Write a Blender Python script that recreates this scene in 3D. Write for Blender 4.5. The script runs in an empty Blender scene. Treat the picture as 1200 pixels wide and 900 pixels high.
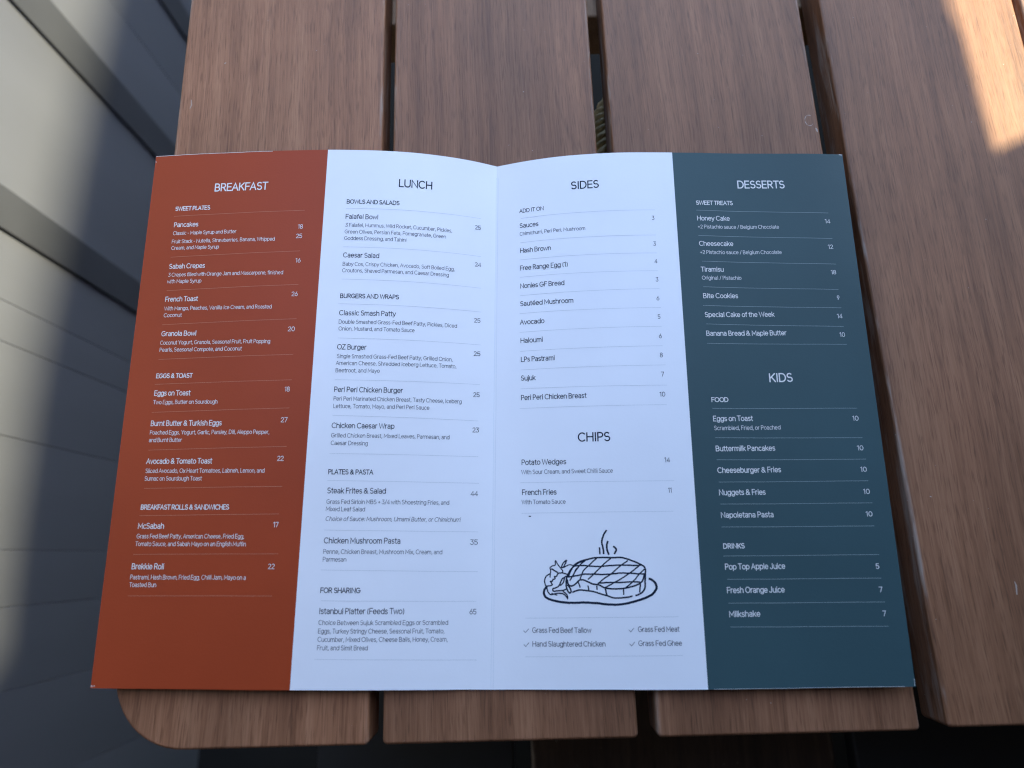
import bpy, bmesh, math, random
from mathutils import Vector, Matrix, noise
S = bpy.context.scene
COL = S.collection
R = math.radians

# ---------------------------------------------------------------- camera, sky, sun, exposure
cam = bpy.data.cameras.new('camera')
cam.sensor_width = 36.0
cam.lens = 23.4
cam.clip_start = 0.01
cam.clip_end = 500
cam_o = bpy.data.objects.new('camera', cam)
COL.objects.link(cam_o)
cam_o.matrix_world = Matrix(((0.9992888, 0.0345532, 0.0150962, 0.0070952),
                             (-0.0296222, 0.9670899, -0.2527046, 0.0877899),
                             (-0.0233311, 0.2520777, 0.9674257, 0.3621441),
                             (0, 0, 0, 1)))
S.camera = cam_o
cam.dof.use_dof = True
cam.dof.focus_distance = 0.385
cam.dof.aperture_fstop = 4.9

SUN = Vector((0.50, 0.25, 0.83)).normalized()           # direction towards the sun
elev = math.asin(SUN.z)
azim = math.atan2(SUN.x, SUN.y)
w = bpy.data.worlds.new('World')
S.world = w
w.use_nodes = True
nt = w.node_tree
sky = nt.nodes.new('ShaderNodeTexSky')
sky.sky_type = 'NISHITA'
sky.sun_disc = False
sky.sun_elevation = elev
sky.sun_rotation = azim
sky.altitude = 50
sky.air_density = 1.25
sky.dust_density = 0.6
sky.ozone_density = 1.3
nt.links.new(sky.outputs['Color'], nt.nodes['Background'].inputs['Color'])
nt.nodes['Background'].inputs['Strength'].default_value = 0.15
sun = bpy.data.lights.new('sun', 'SUN')
sun.energy = 2.3
sun.angle = R(0.55)
sun.color = (1.0, 0.90, 0.60)
sun_o = bpy.data.objects.new('sun', sun)
sun_o.rotation_euler = SUN.to_track_quat('Z', 'Y').to_euler()
sun_o.location = (2, 1, 4)
COL.objects.link(sun_o)
S.view_settings.view_transform = 'Standard'
S.view_settings.look = 'None'
S.view_settings.gamma = 1
S.view_settings.use_curve_mapping = False
S.view_settings.exposure = 2.5
S.cycles.pixel_filter_type = 'BLACKMAN_HARRIS'
S.cycles.filter_width = 1.15
S.cycles.use_denoising = True
S.cycles.denoiser = 'OPENIMAGEDENOISE'
S.cycles.denoising_input_passes = 'RGB_ALBEDO_NORMAL'
S.cycles.denoising_prefilter = 'NONE'
S.cycles.use_adaptive_sampling = False
S.cycles.sample_clamp_indirect = 3.0

# ---------------------------------------------------------------- helpers
def link(o, parent=None, label=None, cat=None, kind=None, group=None):
    COL.objects.link(o)
    if parent is not None: o.parent = parent
    if label: o['label'] = label
    if cat: o['category'] = cat
    if kind: o['kind'] = kind
    if group: o['group'] = group
    return o
def mesh_obj(name, verts, faces, mats, parent=None, smooth=False, mi=None, **kw):
    me = bpy.data.meshes.new(name)
    me.from_pydata(verts, [], faces)
    for m in (mats if isinstance(mats, (list, tuple)) else [mats]): me.materials.append(m)
    if smooth: me.polygons.foreach_set('use_smooth', [True]*len(me.polygons))
    if mi: me.polygons.foreach_set('material_index', mi)
    me.update()
    return link(bpy.data.objects.new(name, me), parent, **kw)
def empty(name, loc, **kw):
    o = bpy.data.objects.new(name, None)
    o.location = loc
    o.empty_display_size = 0.05
    return link(o, **kw)
def box_obj(name, lo, hi, mat, parent=None, bevel=0.0, seg=2, **kw):
    lo, hi = Vector(lo), Vector(hi)
    c = (lo+hi)/2
    bm = bmesh.new()
    bmesh.ops.create_cube(bm, size=1)
    for v in bm.verts: v.co = Vector((v.co.x*(hi.x-lo.x), v.co.y*(hi.y-lo.y), v.co.z*(hi.z-lo.z)))
    if bevel: bmesh.ops.bevel(bm, geom=bm.edges[:], offset=bevel, segments=seg, affect='EDGES', profile=0.5)
    me = bpy.data.meshes.new(name)
    bm.to_mesh(me); bm.free()
    me.materials.append(mat)
    me.polygons.foreach_set('use_smooth', [True]*len(me.polygons))
    me.shade_smooth() if hasattr(me, 'shade_smooth') else None
    o = bpy.data.objects.new(name, me)
    o.location = c - (parent.location if parent is not None else Vector((0, 0, 0)))
    link(o, parent, **kw)
    if bevel:
        wn = o.modifiers.new('wn', 'WEIGHTED_NORMAL'); wn.keep_sharp = False; wn.weight = 100
    return o

# ---------------------------------------------------------------- materials
def new_mat(name):
    m = bpy.data.materials.new(name); m.use_nodes = True
    return m, m.node_tree, m.node_tree.nodes['Principled BSDF']
def N(nt, t, **kw):
    n = nt.nodes.new(t)
    for k, v in kw.items():
        if hasattr(n, k): setattr(n, k, v)
    return n
def ramp(nt, stops):
    r = nt.nodes.new('ShaderNodeValToRGB')
    e = r.color_ramp.elements
    while len(e) < len(stops): e.new(0.5)
    for i, (p, c) in enumerate(stops):
        e[i].position = p; e[i].color = (*c, 1) if len(c) == 3 else c
    return r
def wood(name, dark, mid, light, rough=0.42, grey=0.0):
    m, nt, b = new_mat(name)
    L = nt.links.new
    tc = N(nt, 'ShaderNodeTexCoord')
    oi = N(nt, 'ShaderNodeObjectInfo')
    off = N(nt, 'ShaderNodeVectorMath', operation='SCALE'); off.inputs[3].default_value = 1.0
    comb = N(nt, 'ShaderNodeCombineXYZ')
    mu = N(nt, 'ShaderNodeMath', operation='MULTIPLY'); mu.inputs[1].default_value = 7.3
    L(oi.outputs['Random'], mu.inputs[0]); L(mu.outputs[0], comb.inputs[0]); L(mu.outputs[0], comb.inputs[1])
    add = N(nt, 'ShaderNodeVectorMath', operation='ADD')
    L(tc.outputs['Object'], add.inputs[0]); L(comb.outputs[0], add.inputs[1])
    # slow waviness of the grain
    wv = N(nt, 'ShaderNodeTexNoise'); wv.inputs['Scale'].default_value = 5.0; wv.inputs['Detail'].default_value = 1
    L(add.outputs[0], wv.inputs['Vector'])
    sc = N(nt, 'ShaderNodeVectorMath', operation='SCALE'); sc.inputs[3].default_value = 0.011
    L(wv.outputs['Color'], sc.inputs[0])
    add2 = N(nt, 'ShaderNodeVectorMath', operation='ADD'); L(add.outputs[0], add2.inputs[0]); L(sc.outputs[0], add2.inputs[1])
    def stretched(sx, sy, sz, detail, rough_=0.5):
        mp = N(nt, 'ShaderNodeMapping'); mp.inputs['Scale'].default_value = (sx, sy, sz)
        L(add2.outputs[0], mp.inputs['Vector'])
        n = N(nt, 'ShaderNodeTexNoise'); n.inputs['Scale'].default_value = 1; n.inputs['Detail'].default_value = detail
        n.inputs['Roughness'].default_value = rough_
        L(mp.outputs[0], n.inputs['Vector'])
        return n
    bands = stretched(110, 2.4, 110, 3)              # growth bands, a few mm to cm wide
    fibre = stretched(900, 16, 900, 3, 0.65)        # fine fibres
    pores = stretched(1500, 75, 1500, 1)           # short dark pores
    blot = stretched(16, 6, 16, 2)
    r1 = ramp(nt, [(0.33, dark), (0.50, mid), (0.68, light)])
    mixv = N(nt, 'ShaderNodeMath', operation='MULTIPLY_ADD'); mixv.inputs[1].default_value = 0.48; mixv.inputs[2].default_value = 0.0
    L(bands.outputs[0], mixv.inputs[0])
    mixf = N(nt, 'ShaderNodeMath', operation='MULTIPLY_ADD'); mixf.inputs[1].default_value = 0.52
    L(fibre.outputs[0], mixf.inputs[0]); L(mixv.outputs[0], mixf.inputs[2])
    L(mixf.outputs[0], r1.inputs[0])
    rb = ramp(nt, [(0.3, (0.78, 0.76, 0.74)), (0.7, (1.12, 1.1, 1.1))])
    L(blot.outputs[0], rb.inputs[0])
    mm = N(nt, 'ShaderNodeMix', data_type='RGBA', blend_type='MULTIPLY'); mm.inputs['Factor'].default_value = 1
    L(r1.outputs[0], mm.inputs[6]); L(rb.outputs[0], mm.inputs[7])
    rp = ramp(nt, [(0.30, (0.62, 0.58, 0.54)), (0.44, (1, 1, 1))])
    L(pores.outputs[0], rp.inputs[0])
    m2 = N(nt, 'ShaderNodeMix', data_type='RGBA', blend_type='MULTIPLY'); m2.inputs['Factor'].default_value = 0.85
    L(mm.outputs[2], m2.inputs[6]); L(rp.outputs[0], m2.inputs[7])
    # long hairline checks along the grain
    mpc = N(nt, 'ShaderNodeMapping'); mpc.inputs['Scale'].default_value = (55, 2.5, 55)
    L(add2.outputs[0], mpc.inputs['Vector'])
    vo = N(nt, 'ShaderNodeTexNoise'); vo.inputs['Scale'].default_value = 1; vo.inputs['Detail'].default_value = 0
    L(mpc.outputs[0], vo.inputs['Vector'])
    sb = N(nt, 'ShaderNodeMath', operation='SUBTRACT'); sb.inputs[1].default_value = 0.62; L(vo.outputs[0], sb.inputs[0])
    ab = N(nt, 'ShaderNodeMath', operation='ABSOLUTE'); L(sb.outputs[0], ab.inputs[0])
    rc = ramp(nt, [(0.0, (0.35, 0.3, 0.27)), (0.010, (1, 1, 1))])
    L(ab.outputs[0], rc.inputs[0])
    m3 = N(nt, 'ShaderNodeMix', data_type='RGBA', blend_type='MULTIPLY'); m3.inputs['Factor'].default_value = 0.3
    L(m2.outputs[2], m3.inputs[6]); L(rc.outputs[0], m3.inputs[7])
    # slat to slat tone
    tone = N(nt, 'ShaderNodeMapRange'); tone.inputs[3].default_value = 0.84; tone.inputs[4].default_value = 1.14
    L(oi.outputs['Random'], tone.inputs[0])
    m4 = N(nt, 'ShaderNodeVectorMath', operation='SCALE'); L(m3.outputs[2], m4.inputs[0]); L(tone.outputs[0], m4.inputs[3])
    # tiny pale scuffs
    scf = N(nt, 'ShaderNodeTexNoise'); scf.inputs['Scale'].default_value = 420; scf.inputs['Detail'].default_value = 2
    L(add.outputs[0], scf.inputs['Vector'])
    rs = ramp(nt, [(0.765, (0, 0, 0)), (0.79, (0.7, 0.7, 0.7))]); L(scf.outputs[0], rs.inputs[0])
    m5 = N(nt, 'ShaderNodeMix', data_type='RGBA'); m5.inputs[7].default_value = (0.42, 0.38, 0.34, 1)
    L(rs.outputs[0], m5.inputs[0]); L(m4.outputs[0], m5.inputs[6])
    sx = N(nt, 'ShaderNodeSeparateXYZ'); L(tc.outputs['Generated'], sx.inputs[0])
    e1 = N(nt, 'ShaderNodeMath', operation='SUBTRACT'); e1.inputs[1].default_value = 0.5; L(sx.outputs[0], e1.inputs[0])
    e2 = N(nt, 'ShaderNodeMath', operation='ABSOLUTE'); L(e1.outputs[0], e2.inputs[0])
    e3 = N(nt, 'ShaderNodeMapRange'); e3.inputs[1].default_value = 0.482; e3.inputs[2].default_value = 0.492; L(e2.outputs[0], e3.inputs[0])
    ew = stretched(140, 14, 140, 4, 0.7)
    er = ramp(nt, [(0.50, (0, 0, 0)), (0.66, (0.6, 0.6, 0.6))]); L(ew.outputs[0], er.inputs[0])
    e4 = N(nt, 'ShaderNodeMath', operation='MULTIPLY'); L(e3.outputs[0], e4.inputs[0]); L(er.outputs[0], e4.inputs[1])
    m6 = N(nt, 'ShaderNodeMix', data_type='RGBA'); m6.inputs[7].default_value = (0.40, 0.33, 0.27, 1)
    L(e4.outputs[0], m6.inputs[0]); L(m5.outputs[2], m6.inputs[6])
    L(m6.outputs[2], b.inputs['Base Color'])
    rr = N(nt, 'ShaderNodeMapRange'); rr.inputs[3].default_value = rough-0.08; rr.inputs[4].default_value = rough+0.14
    L(fibre.outputs[0], rr.inputs[0]); L(rr.outputs[0], b.inputs['Roughness'])
    hm = N(nt, 'ShaderNodeMath', operation='ADD'); L(fibre.outputs[0], hm.inputs[0]); L(pores.outputs[0], hm.inputs[1])
    bp = N(nt, 'ShaderNodeBump'); bp.inputs['Strength'].default_value = 0.35; bp.inputs['Distance'].default_value = 0.0006
    L(hm.outputs[0], bp.inputs['Height']); L(bp.outputs[0], b.inputs['Normal'])
    b.inputs['Specular IOR Level'].default_value = 0.35
    return m
def plain(name, col, rough=0.5, spec=0.5, var=0.0, scale=30, bump=0.0, bscale=200, stretch=(1, 1, 1)):
    m, nt, b = new_mat(name)
    L = nt.links.new
    b.inputs['Roughness'].default_value = rough
    b.inputs['Specular IOR Level'].default_value = spec
    b.inputs['Base Color'].default_value = (*col, 1)
    tc = N(nt, 'ShaderNodeTexCoord')
    mp = N(nt, 'ShaderNodeMapping'); mp.inputs['Scale'].default_value = stretch
    L(tc.outputs['Object'], mp.inputs['Vector'])
    if var:
        n = N(nt, 'ShaderNodeTexNoise'); n.inputs['Scale'].default_value = scale; n.inputs['Detail'].default_value = 5
        L(mp.outputs[0], n.inputs['Vector'])
        r = ramp(nt, [(0.3, tuple(c*(1-var) for c in col)), (0.7, tuple(min(1, c*(1+var)) for c in col))])
        L(n.outputs[0], r.inputs[0]); L(r.outputs[0], b.inputs['Base Color'])
    if bump:
        n2 = N(nt, 'ShaderNodeTexNoise'); n2.inputs['Scale'].default_value = bscale; n2.inputs['Detail'].default_value = 4
        L(mp.outputs[0], n2.inputs['Vector'])
        bp = N(nt, 'ShaderNodeBump'); bp.inputs['Strength'].default_value = bump; bp.inputs['Distance'].default_value = 0.001
        L(n2.outputs[0], bp.inputs['Height']); L(bp.outputs[0], b.inputs['Normal'])
    return m
M_wood = wood('slat_wood', (0.140, 0.057, 0.025), (0.222, 0.098, 0.047), (0.300, 0.144, 0.074), rough=0.52)
M_wood_pale = wood('pale_crossbar_wood', (0.34, 0.20, 0.11), (0.45, 0.28, 0.16), (0.55, 0.36, 0.22), rough=0.6)
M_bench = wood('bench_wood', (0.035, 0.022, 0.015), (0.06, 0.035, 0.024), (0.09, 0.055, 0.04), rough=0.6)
M_red = plain('terracotta_print', (0.325, 0.048, 0.0135), 0.46, 0.22, var=0.06, scale=12, bump=0.05, bscale=900)
M_slate = plain('slate_blue_print', (0.036, 0.074, 0.082), 0.46, 0.22, var=0.08, scale=12, bump=0.05, bscale=900)
M_paper = plain('white_card', (0.77, 0.77, 0.80), 0.45, 0.5, var=0.03, scale=14, bump=0.04, bscale=700)
M_edge = plain('card_core', (0.62, 0.60, 0.57), 0.8, 0.2)
M_ink = plain('navy_ink', (0.006, 0.014, 0.032), 0.6, 0.15)
M_white_ink = plain('pale_print', (0.72, 0.70, 0.68), 0.5, 0.3)
M_rule_red = plain('rule_on_terracotta', (0.50, 0.20, 0.12), 0.5, 0.3)
M_rule_slate = plain('rule_on_slate', (0.30, 0.36, 0.36), 0.5, 0.3)
M_rule_white = plain('rule_on_white', (0.50, 0.53, 0.56), 0.5, 0.3)
M_fence = plain('pale_fence_paint', (0.172, 0.182, 0.216), 0.5, 0.4, var=0.10, scale=6, bump=0.15, bscale=60, stretch=(1, 1, 0.25))
M_post = plain('grey_fence_post', (0.082, 0.087, 0.102), 0.5, 0.5, var=0.12, scale=8)
M_floor = plain('dark_paving', (0.018, 0.016, 0.014), 0.85, 0.3, var=0.2, scale=5, bump=0.4, bscale=60)
M_metal = plain('black_powder_coated_steel', (0.02, 0.02, 0.022), 0.5, 0.5)
M_cord = plain('olive_cord', (0.55, 0.46, 0.27), 0.9, 0.2, var=0.35, scale=400, bump=0.5, bscale=900)
M_sunblocker = plain('charcoal_sunblocker', (0.06, 0.06, 0.065), 0.9, 0.2, var=0.1, scale=40)

# ---------------------------------------------------------------- the setting
def slab(name, x0, x1, y0, y1, z, mat, **kw):
    n = 12
    vs = [(x0+(x1-x0)*i/n, y0+(y1-y0)*j/n, z) for j in range(n+1) for i in range(n+1)]
    fs = [(j*(n+1)+i, j*(n+1)+i+1, (j+1)*(n+1)+i+1, (j+1)*(n+1)+i) for j in range(n) for i in range(n)]
    return mesh_obj(name, vs, fs, mat, **kw)
slab('ground', -12, 12, -12, 12, -0.74, M_floor, kind='structure')

# fence of upright boards and proud posts, left of the table
fence = empty('fence', (-0.5, 0.35, -0.74), label='pale grey fence of upright boards with darker posts, left of the table', cat='fence')
post_y = [(0.650, 0.697), (0.415, 0.458)]
joints = [2.2, 2.05, 1.9, 1.75, 1.6, 1.45, 1.3, 1.15, 1.02, 0.90, 0.79, 0.675, 0.437, 0.348, 0.308, 0.218, 0.110, 0.056, -0.022, -0.12, -0.24, -0.36, -0.48, -0.6, -0.75, -0.89]
ZT = 0.70
for a, b in zip(joints[1:], joints[:-1]):
    box_obj('fence_board', (-0.515, a+0.0002, -0.74), (-0.500, b-0.0002, ZT), M_fence, fence, bevel=0.0005)
for a, b in post_y + [(0.885, 0.93), (1.12, 1.165), (-0.6, -0.555)]:
    box_obj('fence_post', (-0.4995, a, -0.74), (-0.4962, b, ZT), M_post, fence, bevel=0.0015)
box_obj('fence_rail', (-0.56, -0.89, -0.2), (-0.516, 2.2, -0.12), M_post, fence, bevel=0.003)

M_skyblocker = plain('dark_skyblocker', (0.06, 0.045, 0.038), 0.85, 0.2, var=0.25, scale=6)  # for unseen slabs added to block sky light from near side and right
box_obj('skyscreen', (-3.0, -1.05, -0.74), (3.5, -0.90, 2.6), M_skyblocker, None, bevel=0.01, label='added dark facade at the near side of the table, out of the frame', cat='skyblocker')
box_obj('right_skyblocker', (2.3, -0.88, -0.74), (2.45, 4.0, 1.1), M_skyblocker, None, bevel=0.01, label='added tall dark wall to the right of the table, out of the frame', cat='skyblocker')

# ---------------------------------------------------------------- table
table = empty('slatted_table', (0.07, 0.45, -0.74), label='brown wooden outdoor table with wide slats, under the open menu', cat='table')
TH = 0.024
def slat(name, x0, x1, y0, y1, r_bl=0.0, bev=0.0017, corner=0.0024):
    # outline with rounded front-left corner, extruded and bevelled
    pts = []
    def corner_arc(cx, cy, r, a0, a1, n):
        for i in range(n+1):
            a = R(a0+(a1-a0)*i/n); pts.append((cx+r*math.cos(a), cy+r*math.sin(a)))
    r = r_bl or corner
    corner_arc(x0+r, y0+r, r, 180, 270, 14 if r_bl else 3)
    corner_arc(x1-corner, y0+corner, corner, 270, 360, 3)
    corner_arc(x1-corner, y1-corner, corner, 0, 90, 3)
    corner_arc(x0+corner, y1-corner, corner, 90, 180, 3)
    cx, cy = (x0+x1)/2, (y0+y1)/2
    def inset(d):
        out = []
        n = len(pts)
        for i in range(n):
            p0, p1, p2 = Vector(pts[i-1]), Vector(pts[i]), Vector(pts[(i+1) % n])
            t = (p2-p0).normalized(); nrm = Vector((-t.y, t.x))
            out.append(p1+nrm*d)
        return out
    verts, faces = [], []
    rings = []
    prof = [(bev, 0)] + [(bev*(1-math.sin(R(a))), -bev*(1-math.cos(R(a)))) for a in (30, 60, 90)]
    for d, z in prof: rings.append([(p.x-cx, p.y-cy, z) for p in inset(d)])
    for d, z in [(0, -TH+bev), (bev*0.3, -TH+bev*0.3), (bev, -TH)]: rings.append([(p.x-cx, p.y-cy, z) for p in inset(d)])
    n = len(pts)
    for rg in rings: verts += rg
    for k in range(len(rings)-1):
        for i in range(n):
            a, b = k*n+i, k*n+(i+1) % n
            faces.append((a, a+n, b+n, b))
    faces.append(tuple(range(n)))
    faces.append(tuple(reversed(range((len(rings)-1)*n, len(rings)*n))))
    o = mesh_obj(name, verts, faces, M_wood, table, smooth=True)
    o.location = Vector((cx, cy, 0)) - table.location
    wn = o.modifiers.new('wn', 'WEIGHTED_NORMAL'); wn.weight = 100
    return o
slats = [slat('slat', -0.2062, -0.0750, 0.0, 1.7, r_bl=0.038),
         slat('slat', -0.0682, 0.0584, 0.0, 1.7),
         slat('slat', 0.0678, 0.1962, 0.0, 1.7),
         slat('slat', 0.2096, 0.3335, 0.001, 1.7),
         slat('slat', 0.3385, 0.466, 0.0, 1.7),
         slat('slat', 0.474, 0.60, 0.0, 1.7),
         slat('slat', 0.608, 0.735, 0.0, 1.7),
         slat('slat', 0.743, 0.87, 0.0, 1.7),
         slat('slat', 0.878, 1.005, 0.0, 1.7),
         slat('slat', 1.013, 1.14, 0.0, 1.7),
         slat('slat', 1.148, 1.275, 0.0, 1.7)]
# cross bars, apron and legs under the slats
for y0, y1 in ((0.452, 0.50), (0.10, 0.148), (0.80, 0.848), (1.45, 1.498)):
    box_obj('crossbar', (-0.185, y0, -0.062), (1.25, y1, -TH-0.0003), M_wood_pale, table, bevel=0.002)
for x, y in ((-0.16, 0.125), (1.22, 0.125), (-0.16, 1.47), (1.22, 1.47)):
    box_obj('leg', (x-0.022, y-0.022, -0.74), (x+0.022, y+0.022, -0.0625), M_metal, table, bevel=0.003)

# bench tucked under the front edge; left black board stands in for shade
bench = empty('bench', (0.05, -0.22, -0.74), label='very dark brown slatted bench just below the front edge of the table, left board standing in for shade', cat='bench')
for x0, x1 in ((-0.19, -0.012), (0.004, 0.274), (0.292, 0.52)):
    box_obj('seat_or_shade_board', (x0, -0.42, -0.322), (x1, 0.02, -0.30), M_bench if x0 == 0.004 else M_metal, bench, bevel=0.003)
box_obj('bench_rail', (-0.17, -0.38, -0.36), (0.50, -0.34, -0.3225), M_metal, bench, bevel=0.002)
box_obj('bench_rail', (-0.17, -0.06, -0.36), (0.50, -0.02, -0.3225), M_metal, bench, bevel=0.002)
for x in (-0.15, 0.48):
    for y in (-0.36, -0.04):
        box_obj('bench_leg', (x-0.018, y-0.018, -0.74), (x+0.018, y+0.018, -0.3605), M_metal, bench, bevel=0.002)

# braided cord seen through the gap
def cord():
    path = [Vector((0.100, 0.408, -0.033)), Vector((0.085, 0.400, -0.036)), Vector((0.0715, 0.386, -0.040)), Vector((0.0695, 0.372, -0.044)),
            Vector((0.071, 0.352, -0.052)), Vector((0.074, 0.30, -0.070)), Vector((0.078, 0.22, -0.066)), Vector((0.078, 0.15, -0.0635))]
    dense = []
    for i in range(len(path)-1):
        p0 = path[max(i-1, 0)]; p1 = path[i]; p2 = path[i+1]; p3 = path[min(i+2, len(path)-1)]
        for k in range(14):
            t = k/14
            dense.append(0.5*((2*p1)+(p2-p0)*t+(2*p0-5*p1+4*p2-p3)*t*t+(3*p1-p0-3*p2+p3)*t**3))
    dense.append(path[-1])
    verts, faces = [], []
    for s in range(3):
        base = len(verts); m = 7; rs = 0.0036
        for i, p in enumerate(dense):
            t = (dense[min(i+1, len(dense)-1)]-dense[max(i-1, 0)]).normalized()
            u = t.cross(Vector((0, 0, 1))).normalized(); v = t.cross(u)
            a = i*0.55+s*2.094
            c = p+(u*math.cos(a)+v*math.sin(a))*0.0040
            for k in range(m):
                b = 2*math.pi*k/m
                verts.append(c+(u*math.cos(b)+v*math.sin(b))*rs)
            if i:
                for k in range(m):
                    q = base+(i-1)*m
                    faces.append((q+k, q+(k+1) % m, q+m+(k+1) % m, q+m+k))
    mesh_obj('cord', verts, faces, M_cord, smooth=True, label='twisted olive cord hanging under the table, seen through the gap above SIDES', cat='cord')
cord()

# awning sheets added unseen, outlined so shade falls on menu and fence
def solid_sheet(name, pts, z, th, mat, parent=None, **kw):
    n = len(pts)
    vs = [(x, y, z) for x, y in pts]+[(x, y, z+th) for x, y in pts]
    fs = [tuple(reversed(range(n))), tuple(range(n, 2*n))]+[(i, (i+1) % n, n+(i+1) % n, n+i) for i in range(n)]
    return mesh_obj(name, vs, fs, mat, parent, **kw)
kx, ky = SUN.x/SUN.z, SUN.y/SUN.z
def up(x, y, z=0.0, h=1.05): return (x+kx*(h-z), y+ky*(h-z))
blocker_pts = [up(-0.12, 1.6), up(-0.12, 0.0), (-1.6, up(-0.5, -0.2, -0.19)[1]), (-1.6, -0.89), (2.6, -0.89), up(2.0, 0.80),
       up(0.3184, 0.3275), up(0.3000, 0.3185), up(0.2986, 0.3585), up(0.2968, 0.4032), up(0.2925, 0.425), up(0.291, 0.50), up(0.285, 1.6)]
solid_sheet('sunblocker', blocker_pts, 1.05, 0.004, M_sunblocker, label='added dark awning stretched low above the table, out of the frame', cat='sunblocker')
H2 = 4.5
top_blocker_pts = [up(-0.5, 1.6, -0.315, H2), up(-0.5, 0.80, -0.315, H2), up(-0.5, 0.55, -0.30, H2), up(-0.5, 0.42, -0.292, H2), up(-0.5, 0.30, -0.285, H2), up(-0.5, 0.16, -0.286, H2), up(-0.5, 0.02, -0.292, H2), up(-0.5, -0.04, -0.24, H2),
           up(-1.4, -0.2, 0, H2), up(-1.4, -0.5, 0, H2), up(0.1, -0.5, 0, H2), up(0.1, 1.6, 0, H2)]
solid_sheet('sunblocker', top_blocker_pts, H2, 0.004, M_sunblocker, label='added small dark upper awning above the other one, out of the frame', cat='sunblocker')

# ---------------------------------------------------------------- the menu card
MW, MH = 420.0, 297.0
TOP = [[-0.2074,0.327,0.0155],[-0.1944,0.3265,0.0166],[-0.1812,0.3261,0.0175],[-0.1679,0.3256,0.0183],[-0.1547,0.3252,0.0189],[-0.1414,0.3248,0.0195],[-0.1283,0.3243,0.0199],[-0.1152,0.3239,0.0201],[-0.1023,0.3235,0.0202],[-0.0894,0.323,0.0199],[-0.0767,0.3226,0.0192],[-0.0641,0.3222,0.018],[-0.0516,0.3218,0.0162],[-0.0393,0.3213,0.0137],[-0.0271,0.3209,0.0104],[-0.0152,0.3205,0.0062],[-0.0036,0.3202,0.001],[0.0089,0.3197,0.0051],[0.0217,0.3193,0.0085],[0.0347,0.3189,0.0111],[0.0479,0.3184,0.0129],[0.061,0.318,0.014],[0.0742,0.3176,0.0144],[0.0874,0.3171,0.0143],[0.1004,0.3167,0.0139],[0.1133,0.3163,0.0134],[0.126,0.3158,0.0128],[0.1387,0.3154,0.0122],[0.1512,0.315,0.0119],[0.1636,0.3146,0.0116],[0.1761,0.3142,0.0114],[0.1887,0.3137,0.011],[0.2015,0.3133,0.0101]]
BOT = [[-0.2143,0.0309,0.006],[-0.2017,0.0304,0.0059],[-0.1891,0.03,0.0061],[-0.1764,0.0296,0.0063],[-0.1638,0.0292,0.0066],[-0.1511,0.0288,0.0069],[-0.1385,0.0283,0.007],[-0.1259,0.0279,0.0069],[-0.1134,0.0275,0.0067],[-0.1009,0.0271,0.0062],[-0.0883,0.0266,0.0056],[-0.0759,0.0262,0.0049],[-0.0634,0.0258,0.0041],[-0.0509,0.0254,0.0032],[-0.0385,0.025,0.0024],[-0.026,0.0247,0.0016],[-0.0135,0.0242,0.001],[-0.0002,0.024,0.0014],[0.0132,0.0237,0.0019],[0.0268,0.0234,0.0025],[0.0403,0.0232,0.003],[0.0538,0.0229,0.0036],[0.0672,0.0226,0.0041],[0.0805,0.0224,0.0045],[0.0935,0.0222,0.0048],[0.1063,0.022,0.005],[0.119,0.0219,0.0051],[0.1313,0.0217,0.0053],[0.1436,0.0217,0.0054],[0.1557,0.0216,0.0056],[0.1679,0.0216,0.0061],[0.1802,0.0215,0.0068],[0.1929,0.0215,0.008]]
def surf(u, v):                     # sheet millimetres -> place
    s = min(max(u/MW, 0), 1)*32; i = min(int(s), 31); f = s-i
    # smooth interpolation between columns except across the centre fold
    def sm(P):
        lo, hi = (0, 16) if i < 16 else (16, 32)
        g = lambda k: Vector(P[min(max(k, lo), hi)])
        p0, p1, p2, p3 = g(i-1), g(i), g(i+1), g(i+2)
        return 0.5*((2*p1)+(p2-p0)*f+(2*p0-5*p1+4*p2-p3)*f*f+(3*p1-p0-3*p2+p3)*f**3)
    a, b = sm(TOP), sm(BOT)
    t = v/MH
    p = b+(a-b)*t
    return p
def surfn(u, v, h):
    p = surf(u, v)
    du = surf(min(u+0.5, MW), v)-surf(max(u-0.5, 0), v); dv = surf(u, v+0.5)-surf(u, v-0.5)
    n = du.cross(dv).normalized()
    return p+n*h
menu = empty('menu', (-0.0135, 0.0242, 0.0), label='open four-panel restaurant menu card lying unfolded on the wooden table', cat='menu')
MO = menu.location
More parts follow.
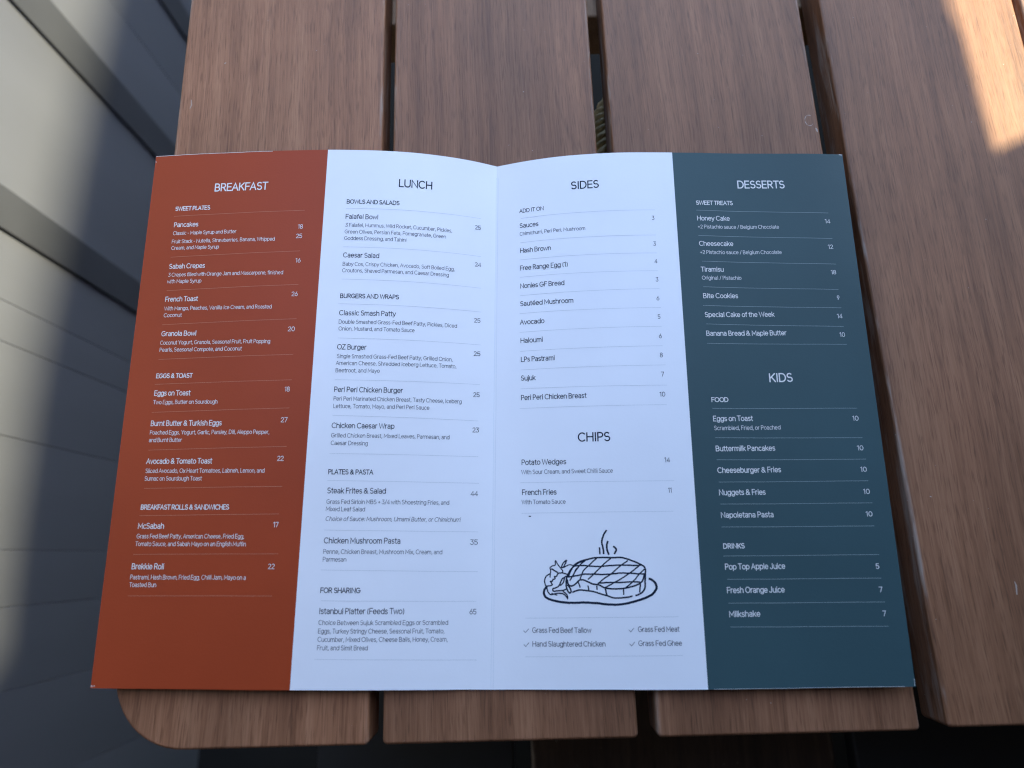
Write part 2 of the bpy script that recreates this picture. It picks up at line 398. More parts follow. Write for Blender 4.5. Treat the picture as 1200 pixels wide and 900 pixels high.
def panel(u0, u1, mat, label):
    nu, nv = 26, 24
    vs, fs, mi = [], [], []
    thick = 0.00035
    for layer in (0, 1):
        for j in range(nv+1):
            for i in range(nu+1):
                u = u0+(u1-u0)*i/nu; v = MH*j/nv
                vs.append(surfn(u, v, 0 if layer == 0 else -thick)-MO)
    idx = lambda l, i, j: l*(nu+1)*(nv+1)+j*(nu+1)+i
    def side(*q):
        b = len(vs)
        for k in q: vs.append(vs[k])
        fs.append((b, b+1, b+2, b+3)); mi.append(1)
    for j in range(nv):
        for i in range(nu):
            fs.append((idx(0, i, j), idx(0, i+1, j), idx(0, i+1, j+1), idx(0, i, j+1))); mi.append(0)
            fs.append((idx(1, i, j), idx(1, i, j+1), idx(1, i+1, j+1), idx(1, i+1, j))); mi.append(1)
    for i in range(nu):
        side(idx(1, i, 0), idx(1, i+1, 0), idx(0, i+1, 0), idx(0, i, 0))
        side(idx(0, i, nv), idx(0, i+1, nv), idx(1, i+1, nv), idx(1, i, nv))
    for j in range(nv):
        if u0 == 0: side(idx(1, 0, j+1), idx(1, 0, j), idx(0, 0, j), idx(0, 0, j+1))
        if u1 == MW: side(idx(1, nu, j), idx(1, nu, j+1), idx(0, nu, j+1), idx(0, nu, j))
    o = mesh_obj('panel', vs, fs, [mat, M_edge], menu, smooth=False, mi=mi, label=label)
    sm = [m == 0 for m in mi]
    o.data.polygons.foreach_set('use_smooth', sm)
    return o
P1 = panel(0, 105, M_red, 'terracotta BREAKFAST panel at the left end of the menu')
P2 = panel(105, 210, M_paper, 'white LUNCH panel left of the centre fold')
P3 = panel(210, 315, M_paper, 'white SIDES and CHIPS panel right of the centre fold')
P4 = panel(315, 420, M_slate, 'slate blue DESSERTS and KIDS panel at the right end')
def panel_of(u): return P1 if u < 105 else P2 if u < 210 else P3 if u < 315 else P4

# monoline lettering: each glyph is a list of strokes in units of the cap height
X = 0.72
def arc(cx, cy, rx, ry, a0, a1, n=9):
    return [(cx+rx*math.cos(R(a0+(a1-a0)*i/n)), cy+ry*math.sin(R(a0+(a1-a0)*i/n))) for i in range(n+1)]
def bowl(cx, r=0.25): return arc(cx, X/2, r, X/2, 0, 360, 16)
G = {}
TR = 0.045
def g(ch, adv, *st): G[ch] = (adv+TR, [list(s) for s in st])
g(' ', .22)
g('A', .74, [(.02, 0), (.35, 1), (.68, 0)], [(.14, .34), (.56, .34)])
g('B', .68, [(.08, 0), (.08, 1)]+[(.34, 1)]+arc(.34, .76, .20, .24, 90, -90)+[(.08, .52)], [(.34, .52)]+arc(.36, .26, .24, .26, 90, -90)+[(.08, 0)])
g('C', .78, arc(.42, .5, .37, .5, 48, 312, 14))
g('D', .78, [(.08, 0), (.08, 1), (.32, 1)]+arc(.32, .5, .38, .5, 90, -90, 12)+[(.08, 0)])
g('E', .62, [(.55, 1), (.08, 1), (.08, 0), (.55, 0)], [(.08, .52), (.50, .52)])
g('F', .58, [(.54, 1), (.08, 1), (.08, 0)], [(.08, .50), (.48, .50)])
g('G', .82, arc(.42, .5, .37, .5, 50, 355, 15)+[(.79, .46), (.46, .46)])
g('H', .76, [(.08, 0), (.08, 1)], [(.68, 0), (.68, 1)], [(.08, .52), (.68, .52)])
g('I', .24, [(.12, 0), (.12, 1)])
g('J', .55, [(.43, 1), (.43, .26)]+arc(.23, .24, .20, .24, 0, -170))
g('K', .68, [(.08, 0), (.08, 1)], [(.60, 1), (.10, .42)], [(.26, .58), (.63, 0)])
g('L', .56, [(.08, 1), (.08, 0), (.52, 0)])
g('M', .90, [(.08, 0), (.08, 1), (.45, .28), (.82, 1), (.82, 0)])
g('N', .78, [(.08, 0), (.08, 1), (.70, 0), (.70, 1)])
g('O', .86, arc(.43, .5, .38, .5, 0, 360, 20))
g('P', .64, [(.08, 0), (.08, 1), (.33, 1)]+arc(.33, .73, .24, .27, 90, -90)+[(.08, .46)])
g('R', .68, [(.08, 0), (.08, 1), (.34, 1)]+arc(.34, .74, .23, .26, 90, -90)+[(.08, .48)], [(.34, .48), (.61, 0)])
g('S', .64, arc(.31, .745, .23, .255, 40, 250, 9)+arc(.32, .265, .25, .265, 78, -150, 10))
g('T', .62, [(.02, 1), (.60, 1)], [(.31, 1), (.31, 0)])
g('U', .76, [(.08, 1), (.08, .32)]+arc(.38, .31, .30, .31, 180, 360, 10)+[(.68, .32), (.68, 1)])
g('V', .70, [(.02, 1), (.35, 0), (.68, 1)])
g('W', 1.02, [(.02, 1), (.26, 0), (.51, .96), (.76, 0), (1.0, 1)])
g('Y', .66, [(.02, 1), (.33, .46), (.64, 1)], [(.33, .46), (.33, 0)])
g('Z', .66, [(.06, 1), (.58, 1), (.05, 0), (.61, 0)])
g('a', .58, arc(.28, .50, .20, .22, 150, 0, 8)+[(.48, .48), (.48, 0)], arc(.27, .20, .20, .20, 75, 300, 9)+[(.48, .16)], [(.31, .40), (.48, .40)])
g('b', .64, [(.07, 1), (.07, 0)], bowl(.33))
g('c', .55, arc(.31, X/2, .25, X/2, 48, 312, 12))
g('d', .64, [(.57, 1), (.57, 0)], bowl(.31))
g('e', .62, [(.06, X/2), (.56, X/2)]+arc(.31, X/2, .25, X/2, 8, 318, 14))
g('f', .34, arc(.30, .80, .15, .20, 85, 180, 5)+[(.15, 0)], [(.02, X), (.32, X)])
g('g', .64, bowl(.31), [(.57, X), (.57, -.02)]+arc(.32, -.04, .25, .22, 0, -155, 8))
g('h', .60, [(.07, 1), (.07, 0)], [(.07, .42)]+arc(.30, .45, .23, .27, 180, 0, 9)+[(.53, 0)])
g('i', .20, [(.10, 0), (.10, X)], [(.10, .90), (.10, 1.0)])
g('j', .21, [(.12, X), (.12, -.08)]+arc(-.01, -.10, .13, .14, 0, -90, 4), [(.12, .90), (.12, 1.0)])
g('k', .55, [(.07, 0), (.07, 1)], [(.48, X), (.09, .28)], [(.21, .40), (.51, 0)])
g('l', .20, [(.10, 0), (.10, 1)])
g('m', .90, [(.07, X), (.07, 0)], [(.07, .45)]+arc(.26, .47, .19, .25, 180, 0, 8)+[(.45, 0)], [(.45, .45)]+arc(.64, .47, .19, .25, 180, 0, 8)+[(.83, 0)])
g('n', .60, [(.07, X), (.07, 0)], [(.07, .42)]+arc(.30, .45, .23, .27, 180, 0, 9)+[(.53, 0)])
g('o', .62, bowl(.31, .26))
g('p', .64, [(.07, X), (.07, -.26)], bowl(.33))
g('r', .38, [(.07, X), (.07, 0)], [(.07, .40)]+arc(.29, .44, .22, .28, 180, 80, 5))
g('s', .50, arc(.25, .535, .18, .185, 35, 255, 8)+arc(.245, .185, .19, .185, 75, -150, 8))
g('t', .36, [(.15, .94), (.15, .15)]+arc(.30, .16, .15, .16, 180, 275, 5), [(.02, X), (.33, X)])
g('u', .60, [(.07, X), (.07, .28)]+arc(.30, .27, .23, .27, 180, 360, 9)+[(.53, .28), (.53, X)], [(.53, .3), (.53, 0)])
g('v', .54, [(.02, X), (.27, 0), (.52, X)])
g('w', .80, [(.02, X), (.21, 0), (.40, .68), (.59, 0), (.78, X)])
g('x', .54, [(.03, X), (.51, 0)], [(.50, X), (.02, 0)])
g('y', .54, [(.02, X), (.28, .02)], [(.52, X), (.22, -.16), (.06, -.25)])
G['é'] = (G['e'][0], G['e'][1]+[[(.27, .84), (.40, 1.0)]])
g('0', .64, arc(.32, .5, .26, .5, 0, 360, 18))
g('1', .38, [(.03, .86), (.24, 1), (.24, 0)])
g('2', .58, arc(.28, .73, .22, .27, 165, -35, 9)+[(.05, 0), (.54, 0)])
g('3', .58, [(.06, 1), (.50, 1), (.25, .60)]+arc(.26, .30, .25, .30, 88, -155, 10))
g('4', .62, [(.45, 0), (.45, 1), (.04, .24), (.60, .24)])
g('5', .58, [(.50, 1), (.12, 1), (.08, .54)]+arc(.28, .31, .24, .31, 125, -150, 10))
g('6', .60, [(.40, 1), (.10, .45)]+arc(.30, .31, .24, .31, 155, 515, 16))
g('7', .54, [(.03, 1), (.50, 1), (.18, 0)])
g('8', .60, arc(.30, .755, .20, .245, 0, 360, 14), arc(.30, .26, .25, .26, 0, 360, 14))
g('9', .60, [(.20, 0), (.50, .55)]+arc(.30, .69, .24, .31, -25, 335, 16))
g('&', .76, [(.70, 0), (.20, .62)]+arc(.32, .78, .17, .20, 205, -35, 9)+[(.14, .42)]+arc(.29, .25, .24, .25, 130, 355, 10)+[(.62, .48)])
g(',', .22, [(.13, .08), (.07, -.16)])
g('.', .22, [(.11, 0), (.11, .10)])
g(':', .22, [(.11, 0), (.11, .10)], [(.11, .52), (.11, .62)])
g('-', .40, [(.07, .38), (.33, .38)])
g('+', .60, [(.07, .42), (.53, .42)], [(.30, .18), (.30, .66)])
g('/', .46, [(.04, -.08), (.42, 1.05)])
g('(', .32, arc(.36, .42, .25, .64, 130, 230, 7))
g(')', .32, arc(-.04, .42, .25, .64, 50, -50, 7))
g('~', .60, [(0, .50), (.36, 0), (1.0, .95)])

def ribbon(pts, wd, verts, faces, h):
    # pts in sheet mm; flat ribbon following the card
    q = [pts[0]]
    for p in pts[1:]:
        if math.hypot(p[0]-q[-1][0], p[1]-q[-1][1]) > 0.01: q.append(p)
    if len(q) < 2: return
    closed = math.hypot(q[0][0]-q[-1][0], q[0][1]-q[-1][1]) < 0.02
    n = len(q); base = len(verts)
    for i in range(n):
        p = Vector(q[i])
        a = Vector(q[i-1]) if i else (Vector(q[-2]) if closed else p)
        b = Vector(q[i+1]) if i < n-1 else (Vector(q[1]) if closed else p)
        d1 = (p-a).normalized() if (p-a).length > 1e-6 else (b-p).normalized()
        d2 = (b-p).normalized() if (b-p).length > 1e-6 else d1
        t = d1+d2
        if t.length < 0.3: t = d1
        t.normalize()
        nrm = Vector((-t.y, t.x))
        m = min(1/max(abs(t.dot(d1)), 0.45), 2.0)
        ext = Vector((0, 0))
        if not closed and i == 0: ext = -d2*wd*0.4
        if not closed and i == n-1: ext = d1*wd*0.4
        for sgn in (1, -1):
            c = p+ext+nrm*(sgn*wd*0.5*m)
            verts.append(surfn(c.x, c.y, h)-MO)
        if i:
            k = base+2*(i-1)
            faces.append((k, k+1, k+3, k+2))
STY = {  # cap height mm, stroke weight, part name
 'h': (4.5, .15, 'heading'), 's': (2.35, .172, 'section_heading'), 'a': (2.3, .145, 'section_heading'), 'n': (2.7, .135, 'dish_name'),
 'd': (2.15, .103, 'dish_description'), 'i': (2.1, .103, 'dish_description'), 'p': (2.4, .115, 'price'), 't': (2.4, .115, 'note'), 'c': (1.9, .13, 'tick_mark')}
def put_text(kind, txt, u, v, wdt):
    k = kind.lower()
    cap, wt, name = STY[k]
    light = kind.isupper()
    if light: wt *= 1.03
    total = sum(G[c][0] for c in txt)
    last = G[txt[-1]][0]
    sx = wdt/max(total-0.10, 0.1) if k != 'c' else wdt
    if k == 'p': sx = max(sx, cap*0.8)
    verts, faces = [], []
    x = -0.04 if k != 'c' else 0
    hk = 0
    for ch in txt:
        adv, st = G[ch]
        for s in st:
            hk = (hk+1) % 4
            pts = []
            for px, py in s:
                sh = py*0.20*cap if k == 'i' else 0
                pts.append((u+(x+px)*sx+sh, v+py*cap))
            ribbon(pts, wt*cap, verts, faces, 0.00006+hk*0.000006)
        x += adv
    mesh_obj(name, [tuple(p) for p in verts], faces, M_white_ink if light else M_ink, panel_of(u))
TEXTS = [
["H","BREAKFAST",39.0,272.2,31.5],
["S","SWEET PLATES",16.4,260.6,20.9],
["N","Pancakes",16.6,250.2,14.6],
["D","Classic - Maple Syrup and Butter",16.6,245.2,37.7],
["P","18",90.5,247.2,2.8],
["D","Fruit Stack - Nutella, Strawberries, Banana, Whipped",16.4,240.0,61.0],
["P","25",89.9,241.4,3.4],
["D","Cream, and Maple Syrup",16.6,236.0,28.3],
["N","Sabah Crepes",16.6,224.4,21.1],
["P","16",90.7,226.5,2.8],
["D","3 Crepes filled with Orange Jam and Mascarpone, finished",16.6,219.5,67.3],
["D","with Maple Syrup",16.4,215.5,20.1],
["N","French Toast",16.4,204.5,19.1],
["P","26",89.9,206.4,3.4],
["D","With Mango, Peaches, Vanilla Ice Cream, and Roasted",16.5,199.2,62.4],
["D","Coconut",16.6,195.2,10.5],
["N","Granola Bowl",16.5,184.1,20.2],
["P","20",89.4,185.9,3.8],
["D","Coconut Yogurt, Granola, Seasonal Fruit, Fruit Popping",16.3,179.1,63.4],
["D","Pearls, Seasonal Compote, and Coconut",16.4,175.0,47.4],
["S","EGGS & TOAST",16.2,159.9,20.8],
["N","Eggs on Toast",16.2,150.0,20.6],
["P","18",90.2,151.7,2.7],
["D","Two Eggs, Butter on Sourdough",16.2,145.2,36.6],
["N","Burnt Butter & Turkish Eggs",16.2,133.2,40.1],
["P","27",89.4,134.8,3.5],
["D","Poached Eggs, Yogurt, Garlic, Parsley, Dill, Aleppo Pepper,",16.2,128.4,67.3],
["D","and Burnt Butter",16.2,124.3,18.6],
["N","Avocado & Tomato Toast",16.2,112.6,36.7],
["P","22",89.1,114.0,3.4],
["D","Sliced Avocado, Ox Heart Tomatoes, Labneh, Lemon, and",16.2,107.7,66.3],
["D","Sumac on Sourdough Toast",16.2,103.6,31.9],
["S","BREAKFAST ROLLS & SANDWICHES",15.9,88.4,48.8],
["N","McSabah",15.5,78.5,14.4],
["P","17",89.8,79.4,2.6],
["D","Grass Fed Beef Patty, American Cheese, Fried Egg,",15.4,73.5,59.0],
["D","Tomato Sauce, and Sabah Mayo on an English Muffin",15.2,69.6,60.5],
["N","Brekkie Roll",14.6,57.9,17.6],
["P","22",88.7,58.3,3.4],
["D","Pastrami, Hash Brown, Fried Egg, Chilli Jam, Mayo on a",14.4,52.8,62.8],
["D","Toasted Bun",14.4,49.0,14.6],
["h","LUNCH",148.8,274.5,20.1],
["s","BOWLS AND SALADS",118.3,262.8,31.3],
["n","Falafel Bowl",118.2,253.3,19.2],
["p","25",196.3,252.5,3.3],
["d","3 Falafel, Hummus, Wild Rocket, Cucumber, Pickles,",118.4,248.3,63.6],
["d","Green Olives, Persian Feta, Pomegranate, Green",118.2,244.2,60.1],
["d","Goddess Dressing, and Tahini",118.2,240.2,36.5],
["n","Caesar Salad",118.2,229.6,21.0],
["p","24",196.7,228.8,3.4],
["d","Baby Cos, Crispy Chicken, Avocado, Soft Boiled Egg,",118.2,224.5,66.0],
["d","Croutons, Shaved Parmesan, and Caesar Dressing",118.2,220.6,62.6],
["s","BURGERS AND WRAPS",118.0,205.3,33.9],
["n","Classic Smash Patty",118.1,195.2,32.4],
["p","25",196.9,194.4,3.4],
["d","Double Smashed Grass-Fed Beef Patty, Pickles, Diced",118.1,190.3,68.5],
["d","Onion, Mustard, and Tomato Sauce",118.3,186.3,43.5],
["n","OZ Burger",118.2,175.5,16.5],
["p","25",197.1,174.6,3.5],
["d","Single Smashed Grass-Fed Beef Patty, Grilled Onion,",118.3,170.5,66.3],
["d","American Cheese, Shredded Iceberg Lettuce, Tomato,",118.1,166.6,68.8],
["d","Beetroot, and Mayo",118.1,162.5,24.9],
["n","Peri Peri Chicken Burger",118.0,151.5,38.6],
["p","25",197.3,150.8,3.3],
["d","Peri Peri Marinated Chicken Breast, Tasty Cheese, Iceberg",118.0,146.7,72.5],
["d","Lettuce, Tomato, Mayo, and Peri Peri Sauce",118.1,142.6,53.9],
["n","Chicken Caesar Wrap",118.0,131.7,34.8],
["p","23",197.3,130.9,3.3],
["d","Grilled Chicken Breast, Mixed Leaves, Parmesan, and",118.0,126.6,66.1],
["d","Caesar Dressing",118.1,122.5,20.4],
["s","PLATES & PASTA",117.7,107.0,24.6],
["n","Steak Frites & Salad",117.9,97.0,31.9],
["p","44",197.0,96.3,3.6],
["d","Grass Fed Sirloin MBS + 3/4 with Shoestring Fries, and",117.8,91.5,67.2],
["d","Mixed Leaf Salad",117.7,87.7,21.2],
["i","Choice of Sauce: Mushroom, Umami Butter, or Chimichurri",117.8,82.7,73.6],
["n","Chicken Mushroom Pasta",117.8,71.3,41.2],
["p","35",197.4,70.9,3.6],
["d","Penne, Chicken Breast, Mushroom Mix, Cream, and",117.8,66.0,64.2],
["d","Parmesan",117.8,62.1,12.5],
["s","FOR SHARING",117.6,46.6,21.1],
["n","Istanbul Platter (Feeds Two)",117.7,36.3,45.0],
["p","65",197.7,36.0,3.2],
["d","Choice Between Sujuk Scrambled Eggs or Scrambled",117.7,31.0,68.6],
["d","Eggs, Turkey Stringy Cheese, Seasonal Fruit, Tomato,",117.7,26.9,66.8],
["d","Cucumber, Mixed Olives, Cheese Balls, Honey, Cream,",117.8,22.9,68.5],
["d","Fruit, and Simit Bread",117.8,18.9,26.5],
["h","SIDES",255.3,274.9,15.9],
["a","ADD IT ON",224.5,263.1,14.4],
["n","Sauces",224.6,253.3,11.1],
["p","3",300.8,253.4,1.3],
["d","Chimichurri, Peri Peri, Mushroom",224.6,248.3,37.9],
["n","Hash Brown",224.8,237.3,18.0],
["p","3",300.8,237.3,1.3],
["n","Free Range Egg (1)",224.7,226.3,27.5],
["p","4",300.9,226.6,1.4],
["n","Nonies GF Bread",224.8,215.1,25.2],
["p","3",301.0,215.5,1.3],
["n","Sautéed Mushroom",224.8,204.2,29.9],
["p","6",300.8,204.2,1.4],
["n","Avocado",224.7,193.0,13.7],
["p","5",300.9,193.3,1.3],
["n","Haloumi",224.9,182.0,12.5],
["p","6",300.9,182.0,1.5],
["n","LPs Pastrami",225.1,170.9,18.7],
["p","8",300.8,171.0,1.5],
["n","Sujuk",225.1,160.0,8.0],
["p","7",301.0,160.1,1.3],
["n","Peri Peri Chicken Breast",225.1,148.8,35.3],
["p","10",299.5,148.8,2.9],
["h","CHIPS",255.5,124.9,16.7],
["n","Potato Wedges",225.3,112.8,23.5],
["p","14",300.1,113.0,2.7],
["d","With Sour Cream, and Sweet Chilli Sauce",225.2,107.8,47.7],
["n","French Fries",225.5,96.7,18.0],
["p","11",301.1,96.9,1.8],
["d","With Tomato Sauce",225.3,91.8,22.8],
["c","~",226.0,27.0,2.5],
["t","Grass Fed Beef Tallow",230.4,27.0,28.9],
["c","~",277.8,27.3,2.4],
["t","Grass Fed Meat",282.3,27.4,20.2],
["c","~",226.1,20.3,2.5],
["t","Hand Slaughtered Chicken",230.4,20.4,35.7],
["c","~",277.9,20.6,2.4],
["t","Grass Fed Ghee",282.2,20.7,21.2],
["H","DESSERTS",353.2,274.2,28.9],
["S","SWEET TREATS",327.3,263.2,21.9],
["N","Honey Cake",327.2,253.2,19.4],
["P","14",404.2,251.4,3.0],
["D","+2 Pistachio sauce / Belgium Chocolate",327.2,248.1,48.8],
["N","Cheesecake",327.3,237.3,20.1],
["P","12",404.2,235.2,2.8],
["D","+2 Pistachio sauce / Belgium Chocolate",327.4,232.2,48.6],
["N","Tiramisu",327.3,221.4,13.1],
["P","18",404.1,219.4,2.8],
["D","Original / Pistachio",327.4,216.5,23.0],
["N","Bite Cookies",327.3,205.4,20.2],
["P","9",405.7,203.8,1.3],
["N","Special Cake of the Week",327.5,194.2,40.3],
["P","14",404.5,192.8,2.8],
["N","Banana Bread & Maple Butter",327.5,183.2,46.3],
["P","10",404.6,181.8,2.9],
["H","KIDS",361.3,156.5,13.4],
["S","FOOD",327.6,145.5,9.3],
["N","Eggs on Toast",327.7,134.9,22.0],
["P","10",406.0,134.1,3.0],
["D","Scrambled, Fried, or Poached",327.9,130.0,37.0],
["N","Buttermilk Pancakes",327.9,118.6,32.8],
["P","10",406.6,117.9,2.9],
["N","Cheeseburger & Fries",328.0,107.0,34.8],
["P","10",406.9,106.4,2.9],
["N","Nuggets & Fries",327.9,95.3,25.2],
["P","10",406.9,94.7,3.0],
["N","Napoletana Pasta",328.0,83.6,28.4],
["P","10",406.8,83.0,3.0],
["S","DRINKS",328.0,67.9,11.2],
["N","Pop Top Apple Juice",328.1,57.4,31.9],
["P","5",408.4,56.5,1.4],
["N","Fresh Orange Juice",328.2,45.8,30.3],
["P","7",408.6,45.0,1.3],
["N","Milkshake",328.4,34.2,16.0],
["P","7",408.9,33.4,1.2]]
for a in TEXTS: put_text(*a)
RULES = [[[16.0,257.0],[93.7,258.5]],[[16.7,231.4],[92.8,233.4]],[[16.6,211.0],[93.2,213.2]],[[16.2,190.7],[93.6,193.0]],[[16.4,170.5],[93.3,172.5]],[[15.8,156.3],[93.6,158.1]],[[16.0,140.6],[93.4,142.5]],[[16.3,119.9],[93.6,121.6]],[[16.4,99.4],[92.9,100.4]],[[15.6,85.1],[92.2,86.1]],[[14.6,65.3],[93.5,65.8]],[[14.3,44.5],[91.9,44.9]],[[118.0,259.7],[199.5,259.7]],[[117.8,235.9],[200.0,235.3]],[[118.2,216.4],[200.1,215.5]],[[117.3,201.8],[200.6,200.9]],[[118.2,181.9],[200.8,181.1]],[[117.9,158.2],[200.5,157.9]],[[118.0,138.5],[200.1,137.2]],[[117.7,117.9],[200.5,117.4]],[[117.5,103.6],[201.0,103.0]],[[117.5,77.9],[201.1,77.4]],[[117.2,57.8],[201.2,57.1]],[[118.2,42.6],[200.7,42.3]],[[116.8,14.5],[201.5,13.9]],[[225.3,259.4],[302.7,259.7]],[[224.8,243.7],[302.4,243.9]],[[224.5,232.8],[302.3,232.8]],[[224.7,221.9],[302.4,221.9]],[[224.7,210.5],[302.6,211.1]],[[224.4,199.6],[302.8,199.8]],[[224.4,188.3],[302.7,188.8]],[[224.6,177.0],[302.5,177.5]],[[224.9,166.1],[303.4,166.5]],[[224.8,155.2],[303.7,155.1]],[[224.3,144.0],[302.8,144.2]],[[224.4,103.2],[304.4,103.1]],[[225.1,87.0],[303.0,87.2]],[[227.0,34.0],[302.5,34.5]],[[226.9,15.4],[303.4,16.0]],[[327.0,259.6],[406.7,257.9]],[[327.2,243.6],[407.2,241.6]],[[328.2,227.7],[407.4,225.6]],[[327.8,212.1],[407.1,210.0]],[[326.9,200.9],[407.3,198.9]],[[327.8,190.0],[407.3,187.8]],[[327.5,178.7],[407.8,177.3]],[[327.7,141.9],[409.0,140.9]],[[328.0,125.8],[409.6,124.6]],[[328.0,113.9],[410.1,113.0]],[[328.2,102.1],[409.8,101.5]],[[328.1,90.6],[410.4,89.9]],[[327.9,78.8],[409.9,78.0]],[[327.7,64.1],[410.4,63.5]],[[328.7,52.5],[410.0,51.8]],[[328.4,40.8],[410.2,40.1]],[[328.5,29.3],[410.4,28.4]]]
for (u0, v0), (u1, v1) in RULES:
    pn = panel_of(u0)
    mt = M_rule_red if pn is P1 else M_rule_slate if pn is P4 else M_rule_white
    verts, faces = [], []
    n = 24
    ribbon([(u0+(u1-u0)*i/n, v0+(v1-v0)*i/n) for i in range(n+1)], 0.17, verts, faces, 0.00006)
    mesh_obj('ruled_line', [tuple(p) for p in verts], faces, mt, pn)
DRAW = [[2.2,[[237.5,49.2],[236.4,47.3],[236.6,45.3],[238.2,43.6],[241.9,42.5],[247.0,41.6],[251.5,41.5],[257.1,41.6],[262.7,41.2],[268.3,40.6],[272.8,40.5],[277.3,41.1],[281.3,42.1],[285.9,43.5],[289.9,45.4],[291.9,47.6],[292.4,49.3],[291.7,51.3],[290.3,52.6],[289.1,53.1]]],[1.4,[[248.7,54.3],[249.9,57.4],[252.0,60.3],[254.9,62.0],[257.7,62.8],[262.3,63.8],[266.9,63.9],[271.4,63.8],[274.9,63.9],[277.7,63.3],[280.5,62.3],[283.9,60.9],[286.4,59.5],[287.2,57.8],[287.1,55.0],[286.8,51.6],[286.6,48.8],[285.5,46.8],[283.7,45.6],[282.0,45.0]]],[1.3,[[258.9,63.1],[254.3,61.5],[252.0,60.0],[249.6,57.4],[247.9,54.0],[247.5,50.6],[248.0,47.8],[249.1,46.4],[249.9,47.0],[249.3,48.9],[248.3,50.2]]],[1.3,[[248.1,52.9],[248.6,50.6],[250.3,49.8],[252.3,50.9],[254.1,52.6],[256.3,52.7],[258.6,51.7],[260.8,50.7],[263.6,50.3],[266.4,48.9],[269.7,48.3],[274.2,48.3],[277.7,48.8],[281.7,49.8],[284.3,51.0],[285.8,52.7],[286.5,55.0]]],[1.2,[[250.8,46.8],[253.9,47.8],[257.3,47.5],[261.2,46.9],[264.6,45.8],[267.4,45.0],[270.7,43.9],[274.1,43.8],[277.5,44.1],[280.0,44.6]]],[1,[[253.5,52.0],[254.4,49.2]]],[1,[[258.4,49.7],[258.7,47.8]]],[1,[[262.8,49.7],[262.8,48.0]]],[1.3,[[267.0,48.0],[267.6,45.0]]],[1,[[275.9,47.7],[275.9,45.5]]],[1.2,[[284.4,50.4],[283.9,46.7]]],[1.2,[[251.9,59.7],[255.1,60.0],[258.8,59.7],[263.3,59.4],[267.9,59.7],[272.4,60.0],[277.6,60.0],[283.2,59.8],[285.5,60.1]]],[1.2,[[249.0,54.3],[253.0,54.9],[256.4,55.6],[260.9,55.6],[265.5,55.4],[270.0,55.6],[274.5,56.1],[278.5,56.0],[283.1,55.7],[286.5,55.6]]],[1.2,[[263.6,51.1],[268.7,51.4],[274.4,51.4],[280.0,51.7],[284.0,51.6]]],[1,[[257.7,62.8],[254.2,59.7],[251.0,55.1],[249.5,52.6]]],[1,[[262.9,63.4],[259.4,60.2],[256.4,57.4],[254.6,53.4]]],[1,[[270.0,63.3],[266.8,60.8],[263.3,57.4],[258.6,53.1]]],[1,[[278.5,62.1],[274.7,59.6],[270.0,55.6],[266.5,53.4],[263.3,50.6]]],[1,[[284.4,59.8],[280.3,56.7],[275.6,53.6],[271.0,51.1],[266.9,48.9]]],[1,[[286.6,57.8],[283.6,55.0],[281.2,52.2],[277.1,48.8]]],[1,[[254.2,59.7],[252.2,57.4],[251.1,54.6]]],[1.5,[[268.4,77.5],[267.0,75.4],[266.1,72.8],[266.0,71.1],[266.5,68.8],[266.7,65.9]]],[1.2,[[264.7,68.8],[264.8,65.8]]],[1.6,[[268.9,71.9],[268.4,69.9],[268.6,67.3],[269.2,65.6]]],[1.5,[[271.9,69.4],[273.1,67.9],[272.2,65.9]]],[0.8,[[239.5,54.3],[239.9,57.5],[239.6,58.9],[240.8,59.9],[242.2,60.3],[242.4,62.5],[243.7,60.3],[245.9,57.4],[245.6,56.6]]],[1.2,[[240.5,58.3],[243.3,56.6]]],[1,[[245.4,59.2],[246.3,61.4],[247.9,62.6],[247.1,60.6],[246.2,59.2],[245.4,59.0]]],[0.8,[[246.5,59.0],[249.1,60.4],[251.1,60.0]]],[1,[[247.9,55.7],[245.6,56.3],[243.6,56.0],[242.7,54.6],[241.7,54.5],[242.1,53.6],[240.9,52.9],[240.6,52.1],[239.7,52.1],[240.6,50.6],[239.8,50.0],[237.8,49.8]]],[1,[[237.2,50.1],[236.8,52.4],[237.5,54.6],[239.3,55.8]]],[1.1,[[247.6,54.6],[245.5,53.2],[244.0,50.1],[242.3,48.9],[240.9,48.4],[241.1,47.3],[243.1,47.4],[246.0,47.7],[247.7,48.4]]],[1,[[246.7,53.5],[246.1,51.5],[244.6,50.1]]],[1,[[237.8,49.5],[238.3,47.3],[239.7,45.6],[242.5,46.1],[245.4,46.1],[247.1,45.0],[248.1,43.6],[247.7,45.6],[246.0,47.0]]],[0.8,[[240.3,46.1],[242.8,45.3]]]]
verts, faces = [], []
rnd = random.Random(3)
for k, (wd, pts) in enumerate(DRAW):
    fine = []
    for i in range(len(pts)-1):
        p0 = Vector(pts[max(i-1, 0)]); p1 = Vector(pts[i]); p2 = Vector(pts[i+1]); p3 = Vector(pts[min(i+2, len(pts)-1)])
        for q in range(5):
            t = q/5
            c = 0.5*((2*p1)+(p2-p0)*t+(2*p0-5*p1+4*p2-p3)*t*t+(3*p1-p0-3*p2+p3)*t**3)
            fine.append((c.x+rnd.uniform(-.06, .06), c.y+rnd.uniform(-.06, .06)))
    fine.append(pts[-1])
    ribbon(fine, 0.66*wd**0.7, verts, faces, 0.00006+(k % 5)*0.000006)
mesh_obj('steak_drawing', [tuple(p) for p in verts], faces, M_ink, P3)
verts, faces = [], []
ribbon([(229.1, 85.4), (229.9, 85.3)], 0.5, verts, faces, 0.00007)
mesh_obj('ink_speck', [tuple(p) for p in verts], faces, M_ink, P3)

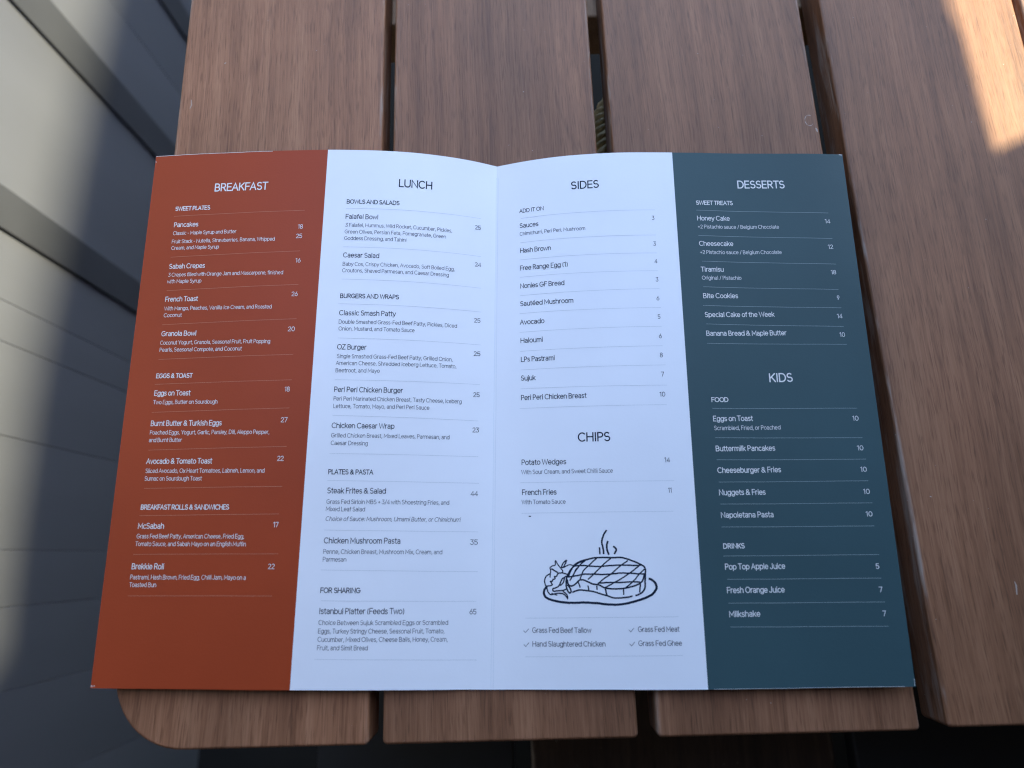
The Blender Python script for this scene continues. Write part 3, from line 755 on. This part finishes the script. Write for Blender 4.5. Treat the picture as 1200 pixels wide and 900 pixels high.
# worn creases with fold shade painted in, and worn edges of the card
M_worn = plain('worn_card_fibre', (0.66, 0.64, 0.60), 0.9, 0.1)
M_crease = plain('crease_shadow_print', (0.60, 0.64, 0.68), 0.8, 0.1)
def wear(name, pts, wd, mat, pn):
    verts, faces = [], []
    ribbon(pts, wd, verts, faces, 0.00005)
    mesh_obj(name, [tuple(p) for p in verts], faces, mat, pn)
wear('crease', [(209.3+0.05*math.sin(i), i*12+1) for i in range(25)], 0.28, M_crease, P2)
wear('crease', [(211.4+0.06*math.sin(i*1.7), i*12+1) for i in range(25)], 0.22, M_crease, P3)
wear('worn_edge', [(0.4+i*3.1, 296.85-0.05*(i % 3)) for i in range(24)], 0.26, M_worn, P1)
wear('worn_edge', [(0.7, 293.4), (1.0, 292.9)], 0.5, M_worn, P1)
wear('worn_edge', [(0.6, 1.2), (1.3, 0.9)], 0.6, M_worn, P1)
wear('worn_edge', [(2.4, 1.0), (2.9, 1.1)], 0.4, M_worn, P1)
wear('worn_edge', [(419.4, 0.4), (419.7, 2.4), (419.7, 3.6)], 0.3, M_worn, P4)
wear('worn_edge', [(417.0, 296.7), (419.6, 296.6)], 0.35, M_worn, P4)
wear('worn_edge', [(318+i*6.0, 0.18) for i in range(17)], 0.14, M_worn, P4)

def mark(pts, wd, slt):
    verts, faces = [], []
    for i, p in enumerate(pts):
        q = pts[min(i+1, len(pts)-1)]; o = pts[max(i-1, 0)]
        t = Vector((q[0]-o[0], q[1]-o[1])).normalized()
        ww = wd*(0.6+0.4*math.sin(i*1.9))*0.5
        for sg in (1, -1): verts.append(Vector((p[0]-t.y*ww*sg, p[1]+t.x*ww*sg, 0.00006))-slt.location-table.location)
        if i: faces.append((2*i-2, 2*i-1, 2*i+1, 2*i))
    mesh_obj('scratch', verts, faces, M_worn_wood, slt)
M_worn_wood = plain('scratched_wood', (0.36, 0.29, 0.24), 0.8, 0.2)
mark([(0.1905+0.0026*math.cos(R(a)), 0.3445+0.0038*math.sin(R(a))) for a in range(60, 340, 20)], 0.0006, slats[2])
mark([(0.1938, 0.339), (0.1942, 0.3375), (0.1945, 0.336)], 0.0012, slats[2])
mark([(-0.1985, 0.378), (-0.1980, 0.374), (-0.1988, 0.371)], 0.0007, slats[0])
mark([(0.256, 0.062), (0.2566, 0.0665), (0.2562, 0.0685)], 0.0009, slats[3])
mark([(-0.179, 0.405), (-0.1785, 0.4045)], 0.0016, slats[0])
